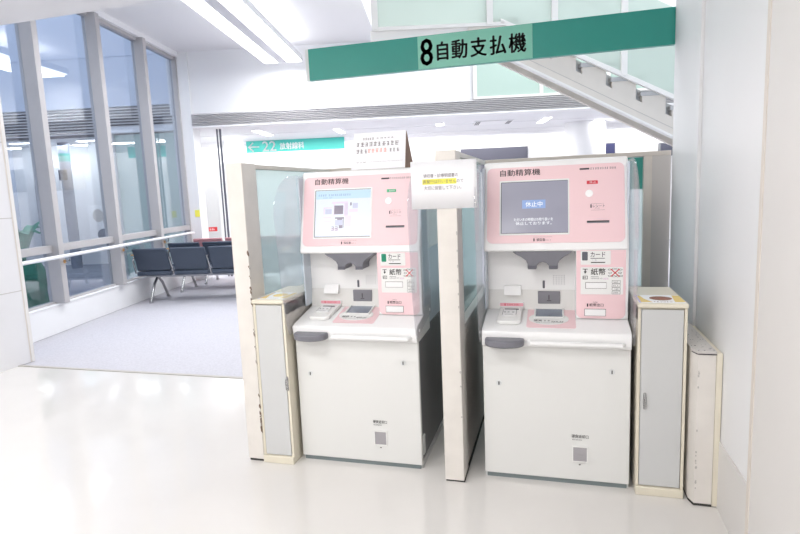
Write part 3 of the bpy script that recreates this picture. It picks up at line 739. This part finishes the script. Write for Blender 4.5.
t = thing('tent_sign', (-.88, 2.90, 1.517), 'white printed paper on a brown card tent standing on the left payment machine', 'notice')
L0, L1 = -1.036, -.742
o = Vector((0, 2.835, 1.5175)); b = Vector((0, .052, .190)).normalized(); n = Vector(XA).cross(b)
bm = new(); prism(bm, [(L0 + .03, 0), (L1, 0), (L1, .197), (L0 + .03, .197)], o, XA, b, n, -.003); obj('card_front', bm, 'card_brown', t)
bm = new(); prism(bm, [(0, 0), (.185, 0), (.052, .190)], (L1 - .002, 2.837, 1.5175), YA, ZA, XA, .004); obj('card_side', bm, 'card_brown', t)
bm = new(); prism(bm, [(L0, -.0), (L1, -.0), (L1, .200), (L0 + .008, .200)], o + n * .0012, XA, b, n, .0008); sh = obj('sheet', bm, 'paper', t)
f = o + n * .0024
bm = new(); scribble(bm, L0 + .06, L0 + .12, .160, .173, f, XA, b, seed=61); scribble(bm, L0 + .135, L0 + .24, .164, .170, f, XA, b, seed=62, pitch=.02)
scribble(bm, L0 + .025, L1 - .030, .125, .150, f, XA, b, seed=63); scribble(bm, L0 + .025, L0 + .085, .088, .112, f, XA, b, seed=64); scribble(bm, L1 - .085, L1 - .030, .090, .110, f, XA, b, seed=65)
scribble(bm, L0 + .03, L0 + .08, .036, .042, f, XA, b, seed=66); scribble(bm, L0 + .10, L1 - .012, .038, .041, f, XA, b, seed=67)
obj('lettering', bm, 'ink_soft', sh)
bm = new(); scribble(bm, L0 + .088, L1 - .090, .090, .113, f, XA, b, seed=68); obj('red_lettering', bm, 'ink_red', sh)

# ------------------------------------------------------------------ teal signs
t = thing('hanging_sign', (-.45, 3.665, 2.16), 'long teal hanging sign with the number 8, reaching to the right wall', 'sign')
obj('board', box(new(), -1.600, .668, 3.650, 3.685, 2.165, 2.370), 'teal', t)
obj('end_cap', box(new(), -1.622, -1.600, 3.650, 3.685, 2.165, 2.370), 'sign_back', t)
bm = new(); prism(bm, [(-.840, 2.167), (-.125, 2.167), (-.125, 2.368), (-.840, 2.368)], (0, 3.6478, 0), XA, ZA, YA, .002); pn = obj('pale_panel', bm, 'teal_light', t)
on = (0, 3.6472, 0)
bm = new(); text(bm, '8', -.822, -.744, 2.186, 2.350, on, XA, ZA, .022)
for ch, x0, x1 in (('自', -.714, -.645), ('動', -.620, -.524), ('支', -.501, -.403), ('払', -.380, -.284), ('機', -.265, -.164)):
    text(bm, ch, x0, x1, 2.210, 2.322, on, XA, ZA, .030)
obj('lettering', bm, 'ink', pn)
F = BLDG
t = thing('hanging_sign', (-2.8, 12.2, 2.4), 'smaller bright teal hanging sign with the number 22 and a left arrow', 'sign', frame=F)
K = 12.2 / 9.9; zz = lambda z: 1.4 + (z - 1.4) * K
obj('board', box(new(), -3.218 * K, -1.478 * K, 12.20, 12.23, zz(2.170), zz(2.368)), 'teal_far', t, F)
on = (0, 12.197, 0)
for i, (w, x0, x1, z0, z1, bo) in enumerate((('←', -3.190, -2.990, 2.185, 2.345, .016), ('22', -2.930, -2.690, 2.186, 2.354, .02), ('放射線科', -2.620, -2.190, 2.205, 2.318, .03))):
    bm = new(); text(bm, w, x0 * K, x1 * K, zz(z0), zz(z1), on, XA, ZA, bo); obj('arrow' if i == 0 else 'lettering', bm, 'label_white', t, F)

# ------------------------------------------------------------------ beam seating
def bench(x0, y0, nseat, cols, label, legs):
    t = thing('beam_seating', (x0 + nseat * .265, y0 + .3, 0), label, 'bench', 'rows of waiting seats', frame=BLDG)
    L = nseat * .53
    obj('beam', box(new(), x0 + .03, x0 + L - .07, y0 + .27, y0 + .33, .325, .375), 'beam_grey', t, BLDG, bevel=.006)
    for i in range(nseat):
        c = cols[i % len(cols)]
        a = x0 + i * .53; bx1 = a + .475
        # backrest: gently curved slab leaning towards the viewer
        prof = [(.105, .445), (.075, .56), (.040, .66), (.005, .745), (.012, .757), (.030, .760), (.048, .750), (.085, .66), (.120, .56), (.150, .445)]
        bm = new(); prism(bm, [(y0 + y, z) for y, z in prof], (a, 0, 0), YA, ZA, XA, .475); obj('backrest', bm, c, t, BLDG, bevel=.012)
        prof = [(.085, .375), (.075, .40), (.085, .430), (.12, .440), (.46, .455), (.545, .450), (.56, .425), (.54, .400), (.46, .390), (.12, .368)]
        bm = new(); prism(bm, [(y0 + y, z) for y, z in prof], (a, 0, 0), YA, ZA, XA, .475); obj('seat', bm, c, t, BLDG, bevel=.012)
        bm = new(); tube(bm, [(a + .505, y0 + .30, .375), (a + .505, y0 + .12, .40), (a + .505, y0 + .085, .47), (a + .505, y0 + .03, .64)], .014, 10)
        br = obj('back_bracket', bm, 'steel', t, BLDG)
    for a in (x0 - .018, x0 + L - .035):
        bm = new(); tube(bm, [(a, y0 + .30, .37), (a, y0 + .10, .42), (a, y0 + .04, .60), (a, y0 + .10, .66), (a, y0 + .40, .66), (a, y0 + .44, .62), (a, y0 + .36, .40)], .013, 10); ar = obj('arm_frame', bm, 'steel', t, BLDG)
        bm = new(); box(bm, a - .022, a + .022, y0 + .03, y0 + .42, .665, .685); obj('arm_pad', bm, 'wood_orange', ar, BLDG, bevel=.006)
    for lx in legs:
        for s, yy in ((0, y0 + .04), (1, y0 + .56)):
            bm = new(); tube(bm, [(lx, y0 + .30, .335), (lx, y0 + .30 + (yy - y0 - .30) * .45, .24), (lx, y0 + .30 + (yy - y0 - .30) * .8, .10), (lx, yy, .012)], .019, 12)
            lg = obj('leg', bm, 'steel', t, BLDG)
            bm = new(); cyl(bm, (lx, yy, 0), .026, .014, 14); obj('foot_pad', bm, 'beam_grey', lg, BLDG)
bench(-4.10, 7.38, 4, ['seat_navy'], 'nearest row of dark navy waiting seats, seen from behind by the windows', (-3.92, -2.40))
bench(-3.99, 8.20, 4, ['seat_navy'], 'second row of dark navy waiting seats, behind the nearest row', (-3.85, -2.35))
bench(-3.91, 8.93, 4, ['seat_pink'], 'farthest row of dusty pink waiting seats, only the backrest tops showing', (-3.77, -2.30))

# handrail along the windows
t = thing('handrail', (-4.05, 7.3, .83), 'white round handrail running along the waiting hall windows', 'handrail', frame=F)
bm = new(); tube(bm, [(-4.02, 4.6, .845), (-4.02, 9.22, .845), (-4.04, 9.28, .84)], .02, 14); obj('rail', bm, 'upper_white', t, F)
for y in MUL[:4]:
    bm = new(); tube(bm, [(-4.09, y + .03, .775), (-4.02, y + .03, .785), (-4.02, y + .03, .83)], .009, 10); br = obj('bracket', bm, 'steel', t, F)
    bm = new(); box(bm, -4.083, -4.066, y + .01, y + .04, .758, .795); obj('wooden_plate', bm, 'wood_orange', br, F, bevel=.003)

# pendant strip light
t = thing('strip_light', (-2.285, 6.9, 3.5), 'long twin-strip ceiling light over the waiting hall', 'ceiling light', frame=F)
obj('housing', box(new(), -2.60, -1.97, 4.70, 9.20, 3.51, 3.60), 'upper_white', t, F, bevel=.004)
obj('diffuser', box(new(), -2.572, -2.372, 4.73, 9.18, 3.498, 3.512), 'lamp', t, F)
obj('diffuser', box(new(), -2.205, -1.985, 4.73, 9.18, 3.498, 3.512), 'lamp', t, F)
obj('centre_strip', box(new(), -2.362, -2.215, 4.73, 9.18, 3.500, 3.512), 'lamp_mid', t, F)
bm = new()
for y in (5.2, 7.0, 8.8): box(bm, -2.32, -2.25, y - .03, y + .03, 3.60, 3.83)
obj('hanger', bm, 'upper_white', t, F)

# ------------------------------------------------------------------ staircase and landing (its own axes)
F = STAIR
t = thing('staircase', (1.5, 6.9, 0), 'white staircase with pale green glass balustrade, descending to the right behind the teal sign', 'staircase', frame=F)
Y0, Y1 = 6.50, 7.90
SL = -.5
zl = lambda x: 3.04 + SL * (x - .87)          # lower edge of the near stringer
obj('landing', box(new(), -.22, 1.10, Y0, Y1, 3.04, 3.165), 'stair_white', t, F, bevel=.006)
XE = 5.6
for y, dz in ((Y0 + .02, 0), (Y0 + .75, .12)):
    bm = new(); prism(bm, [(.87 + 2 * dz, 3.04), (XE, zl(XE) + dz), (XE, zl(XE) + .21), (1.02, zl(1.02) + .21), (1.02, 3.04)], (0, y, 0), XA, ZA, YA, .06); st = obj('stringer', bm, 'stair_beige', t, F)
    if dz: continue
    bm = new(); prism(bm, [(.87, 3.026), (XE, zl(XE) - .014), (XE, zl(XE) + .012), (.87, 3.052)], (0, y - .012, 0), XA, ZA, YA, .085); obj('lower_flange', bm, 'stair_white', st, F)
    bm = new(); prism(bm, [(1.0, zl(1.0) + .085), (XE, zl(XE) + .085), (XE, zl(XE) + .091), (1.0, zl(1.0) + .091)], (0, y - .002, 0), XA, ZA, YA, .064); obj('groove', bm, 'joint', st, F)
for k in range(13):
    x = 1.12 + k * .34; z = zl(x) + .33
    if z < .1: break
    bm = new(); prism(bm, [(x - .02, z - .045), (x + .34, z - .045), (x + .34, z), (x - .02, z)], (0, Y0 + .015, 0), XA, ZA, YA, 1.0); tr = obj('tread', bm, 'stair_tread', t, F)
    for yb in (Y0 + .03, Y0 + .80):
        bm = new(); prism(bm, [(x, z - .045), (x + .27, z - .045), (x + .27, zl(x + .27) + .20), (x, zl(x) + .20)], (0, yb, 0), XA, ZA, YA, .05); obj('tread_bracket', bm, 'stair_beige', tr, F)
bm = new(); prism(bm, [(1.0, zl(1.0) + .19), (XE, zl(XE) + .19), (XE, zl(XE) + .36), (1.0, zl(1.0) + .36)], (0, Y0 + .10, 0), XA, ZA, YA, .02); obj('carriage_plate', bm, 'stair_tread', t, F)
zb = lambda x: 2.821 - .46 * (x - 1.994)
bm = new(); prism(bm, [(1.22, zb(1.22)), (XE, zb(XE)), (XE, zb(XE) + .055), (1.22, zb(1.22) + .055)], (0, Y0 - .04, 0), XA, ZA, YA, .05); obj('bottom_rail', bm, 'stair_white', t, F, bevel=.003)
bm = new(); box(bm, -.20, 1.26, Y0 - .04, Y0 + .01, 3.155, 3.195); obj('bottom_rail', bm, 'stair_white', t, F, bevel=.003)
PX = [-.165, 1.10, 1.815, 2.585, 3.40, 4.25, 5.1]
for i, x in enumerate(PX):
    z0 = 3.17 if x < 1.2 else zb(x) + .02
    obj('post', box(new(), x - .035, x + .035, Y0 - .05, Y0 + .015, z0, z0 + 1.0), 'stair_white', t, F, bevel=.003)
    if i + 1 < len(PX):
        x1 = PX[i + 1]
        fz = (lambda q: 3.19) if x1 < 1.2 else (lambda q: zb(max(q, 1.25)) + .05)
        bm = new(); prism(bm, [(x + .035, fz(x + .035)), (x1 - .035, fz(x1 - .035)), (x1 - .035, fz(x1 - .035) + .93), (x + .035, fz(x + .035) + .93)], (0, Y0 - .022, 0), XA, ZA, YA, .010); obj('glass_panel', bm, 'stair_glass', t, F)
bm = new(); tube(bm, [(1.3, Y0 + .06, 3.82), (XE, Y0 + .06, zb(XE) + .66)], .022, 12); obj('handrail', bm, 'm_grey', t, F)
obj('soffit_plate', box(new(), .86, 1.32, Y0 - .03, Y0 + .3, 3.10, 3.152), 'stair_beige', t, F)

# pale green panels with white posts on the wall above the shutter
F = BLDG
t = thing('glass_balustrade', (3.6, 9.46, 2.82), 'pale green glass panels with white posts above the grey shutter', 'balustrade', frame=F)
for i in range(6):
    x0 = .80 + i * 1.06
    obj('glass_panel', box(new(), x0, x0 + 1.0, 9.455, 9.47, 2.86, 3.95), 'green_panel', t, F)
    obj('post', box(new(), x0 - .06, x0, 9.435, 9.48, 2.82, 4.0), 'stair_white', t, F)
obj('bottom_rail', box(new(), .74, 7.0, 9.43, 9.485, 2.822, 2.86), 'stair_white', t, F)

# ------------------------------------------------------------------ corridor fittings
for (x, y, lx, ly, lab) in ((-1.73, 11.05, .12, .75, 'thin ceiling light in the corridor left of the tent sign'), (.21, 10.75, .14, .28, 'short bright ceiling light above the middle partition'),
                            (2.15, 10.85, .12, .8, 'thin ceiling light in the corridor left of the white round column'), (3.75, 10.95, .12, .8, 'thin ceiling light in the corridor right of the white round column'), (-3.15, 10.75, .14, .9, 'thin ceiling light in the corridor above the 22 sign')):
    l = thing('corridor_light', (x, y, 2.6), lab, 'ceiling light', frame=F)
    bm = new(); box(bm, x - lx / 2, x + lx / 2, y - ly / 2, y + ly / 2, 2.586, 2.5955); obj('diffuser', bm, 'lamp', l, F)
    bm = new(); box(bm, x - lx / 2 - .02, x + lx / 2 + .02, y - ly / 2 - .02, y + ly / 2 + .02, 2.594, 2.600); obj('frame', bm, 'upper_white', l, F)
l = thing('ceiling_vent', (1.2, 10.82, 2.6), 'square ceiling air vent with dark grilles beyond the shutter', 'vent', frame=F)
obj('frame', box(new(), .84, 1.56, 10.55, 11.10, 2.585, 2.600), 'upper_white', l, F)
for x in (.87, 1.45):
    bm = new()
    for i in range(3): box(bm, x + i * .03, x + i * .03 + .018, 10.58, 11.07, 2.581, 2.586)
    obj('grille', bm, 'vent_dark', l, F)
def wallbox(name, x0, x1, z0, z1, m, label, cat, d=.05, rim=None):
    l = thing(name, ((x0 + x1) / 2, 13.55, z0), label, cat, frame=F)
    obj('screen', box(new(), x0 + .02, x1 - .02, 13.585 - d, 13.60, z0 + .02, z1 - .02), m, l, F)
    obj('frame', box(new(), x0, x1, 13.59 - d, 13.60, z0, z1), rim or 'm_dark', l, F)
wallbox('wall_display', .735, 2.30, 1.75, 2.31, 'dark_panel', 'wide dark grey display on the far corridor wall, above the right machine', 'display', rim='dark_panel')
wallbox('wall_monitor', 4.02, 4.30, 1.90, 2.30, 'monitor_blue', 'small dark blue screen on the far wall, right of the column', 'monitor', .10)
wallbox('wall_monitor', 5.31, 5.60, 1.95, 2.245, 'monitor_dark', 'small dark grey screen on the far wall, beside the right wall edge', 'monitor', .10)
wallbox('notice_board', .10, .62, 1.75, 2.285, 'board_beige', 'plain beige board on the far corridor wall, behind the notices', 'board', .04, rim='board_beige')
# little things at the shutter's left end
l = tag(obj('yellow_notice', box(new(), -4.055, -3.975, 9.448, 9.4595, 1.10, 1.215), 'yellow', frame=F), 'small yellow sheet stuck on the white pier beside the last window', 'notice')
t = thing('hydrant_plate', (-4.78, 13.15, .75), 'small red plate with white print on the wall beyond the pink seats', 'sign', frame=F)
obj('plate', box(new(), -5.35, -5.15, 13.17, 13.195, .62, .72), 'hydrant_red', t, F)
bm = new(); scribble(bm, -5.33, -5.17, .645, .695, (0, 13.168, 0), XA, ZA, seed=71); obj('lettering', bm, 'label_white', t, F)

# plant outside the first window
t = thing('potted_plant', (-4.85, 6.2, .02), 'green leafy plant in a cloth-wrapped pot outside the first window', 'plant', frame=F)
bm = new()
seg = 20; prof = [(.20, .06), (.23, .2), (.22, .4), (.24, .6), (.20, .72), (.05, .74)]
rings = [[bm.verts.new((-4.85 + rr * (1 + .08 * math.sin(5 * 2 * PI * k / seg)) * math.cos(2 * PI * k / seg), 6.3 + rr * (1 + .08 * math.cos(4 * 2 * PI * k / seg)) * math.sin(2 * PI * k / seg), z)) for k in range(seg)] for rr, z in prof]
for a, b in zip(rings, rings[1:]):
    for k in range(seg): bm.faces.new((a[k], a[(k + 1) % seg], b[(k + 1) % seg], b[k]))
bm.faces.new(rings[0][::-1]); bm.faces.new(rings[-1]); obj('wrapped_pot', bm, 'cloth_green', t, F)
for k in range(9):
    a = 2 * PI * k / 9 + .3 * r_.random(); rr = .25 + .15 * r_.random(); hh = 1.05 + .22 * r_.random()
    bm = new(); prev = None
    for i in range(9):
        s = i / 8; rad = .02 + rr * s; z = .72 + (hh - .72) * math.sin(min(1, s * 1.25) * PI * .62); w = .055 * math.sin(PI * (.12 + .88 * s)) + .006
        c = Vector((-4.85 + rad * math.cos(a), 6.3 + rad * math.sin(a), z)); d_ = Vector((-math.sin(a), math.cos(a), 0)) * w
        q = (bm.verts.new(c - d_), bm.verts.new(c + Vector((0, 0, -.012))), bm.verts.new(c + d_))
        if prev: bm.faces.new((prev[0], prev[1], q[1], q[0])); bm.faces.new((prev[1], prev[2], q[2], q[1]))
        prev = q
    lf = obj('leaf', bm, 'leaf', t, F); md = lf.modifiers.new('thickness', 'SOLIDIFY'); md.thickness = .004
bm = new(); box(bm, -5.5, -4.40, 5.2, 6.9, .02, .06); struct('gravel_bed', bm, 'gravel', F)

# made-up lit wing across the court, imitating what the panes mirror
for px_, lab in ((-7.88, 'slim grey column with a teal band in the made-up wing, standing in for a mirror image in the second window'), (-6.64, 'slim grey column with a teal band in the made-up wing, standing in for a mirror image in the third window')):
    c = thing('standin_column', (px_, 11.9, 0), lab, 'column', frame=F)
    obj('shaft', cyl(new(), (px_, 11.9, 0), .11, 2.72, 24), 'court', c, F)
    obj('teal_band', cyl(new(), (px_, 11.9, 2.32), .114, .17, 24), 'teal', c, F)
    if px_ < -7: obj('dark_plate', box(new(), px_ - .09, px_ + .09, 11.775, 11.795, 1.92, 2.14), 'monitor_dark', c, F)
for x0, x1, zt, lab in ((-9.02, -8.78, 1.86, 'dark doorway with a yellow mark in the made-up wing, standing in for an image in the first window'), (-6.52, -6.30, 1.80, 'dark doorway with a yellow mark in the made-up wing, standing in for an image in the third window')):
    d = thing('standin_door', ((x0 + x1) / 2, 12.45, 0), lab, 'door', frame=F)
    obj('leaf', box(new(), x0, x1, 12.44, 12.495, 0, zt), 'm_grey_dark', d, F)
    bm = new(); poly(bm, ellipse((x0 + x1) / 2, zt - .22, .06, .09, 20), (0, 12.436, 0), XA, ZA); obj('yellow_mark', bm, 'leaflet_yellow', d, F)
d = thing('standin_poster', (-7.45, 12.48, .5), 'large pale poster with grey shapes and a blue disc in the made-up wing, standing in for a mirror image', 'poster', frame=F)
obj('sheet', box(new(), -7.85, -7.20, 12.47, 12.495, .45, 1.36), 'label_white', d, F)
bm = new(); poly(bm, ellipse(-7.62, 1.12, .13, .15, 20), (0, 12.468, 0), XA, ZA); poly(bm, ellipse(-7.38, 1.02, .14, .18, 20), (0, 12.467, 0), XA, ZA); obj('grey_shapes', bm, 'partition_grey', d, F)
bm = new(); poly(bm, ellipse(-7.52, .68, .16, .14, 24), (0, 12.466, 0), XA, ZA); obj('blue_disc', bm, 'm_bowl', d, F)
for x, y in ((-8.6, 11.6), (-7.2, 11.7), (-6.4, 11.2)):
    l = thing('standin_light', (x, y, 2.72), 'thin ceiling light in the made-up wing across the court', 'ceiling light', 'ceiling lights of the made-up wing', frame=F)
    obj('diffuser', box(new(), x - .22, x + .22, y - .05, y + .05, 2.704, 2.718), 'lamp', l, F)
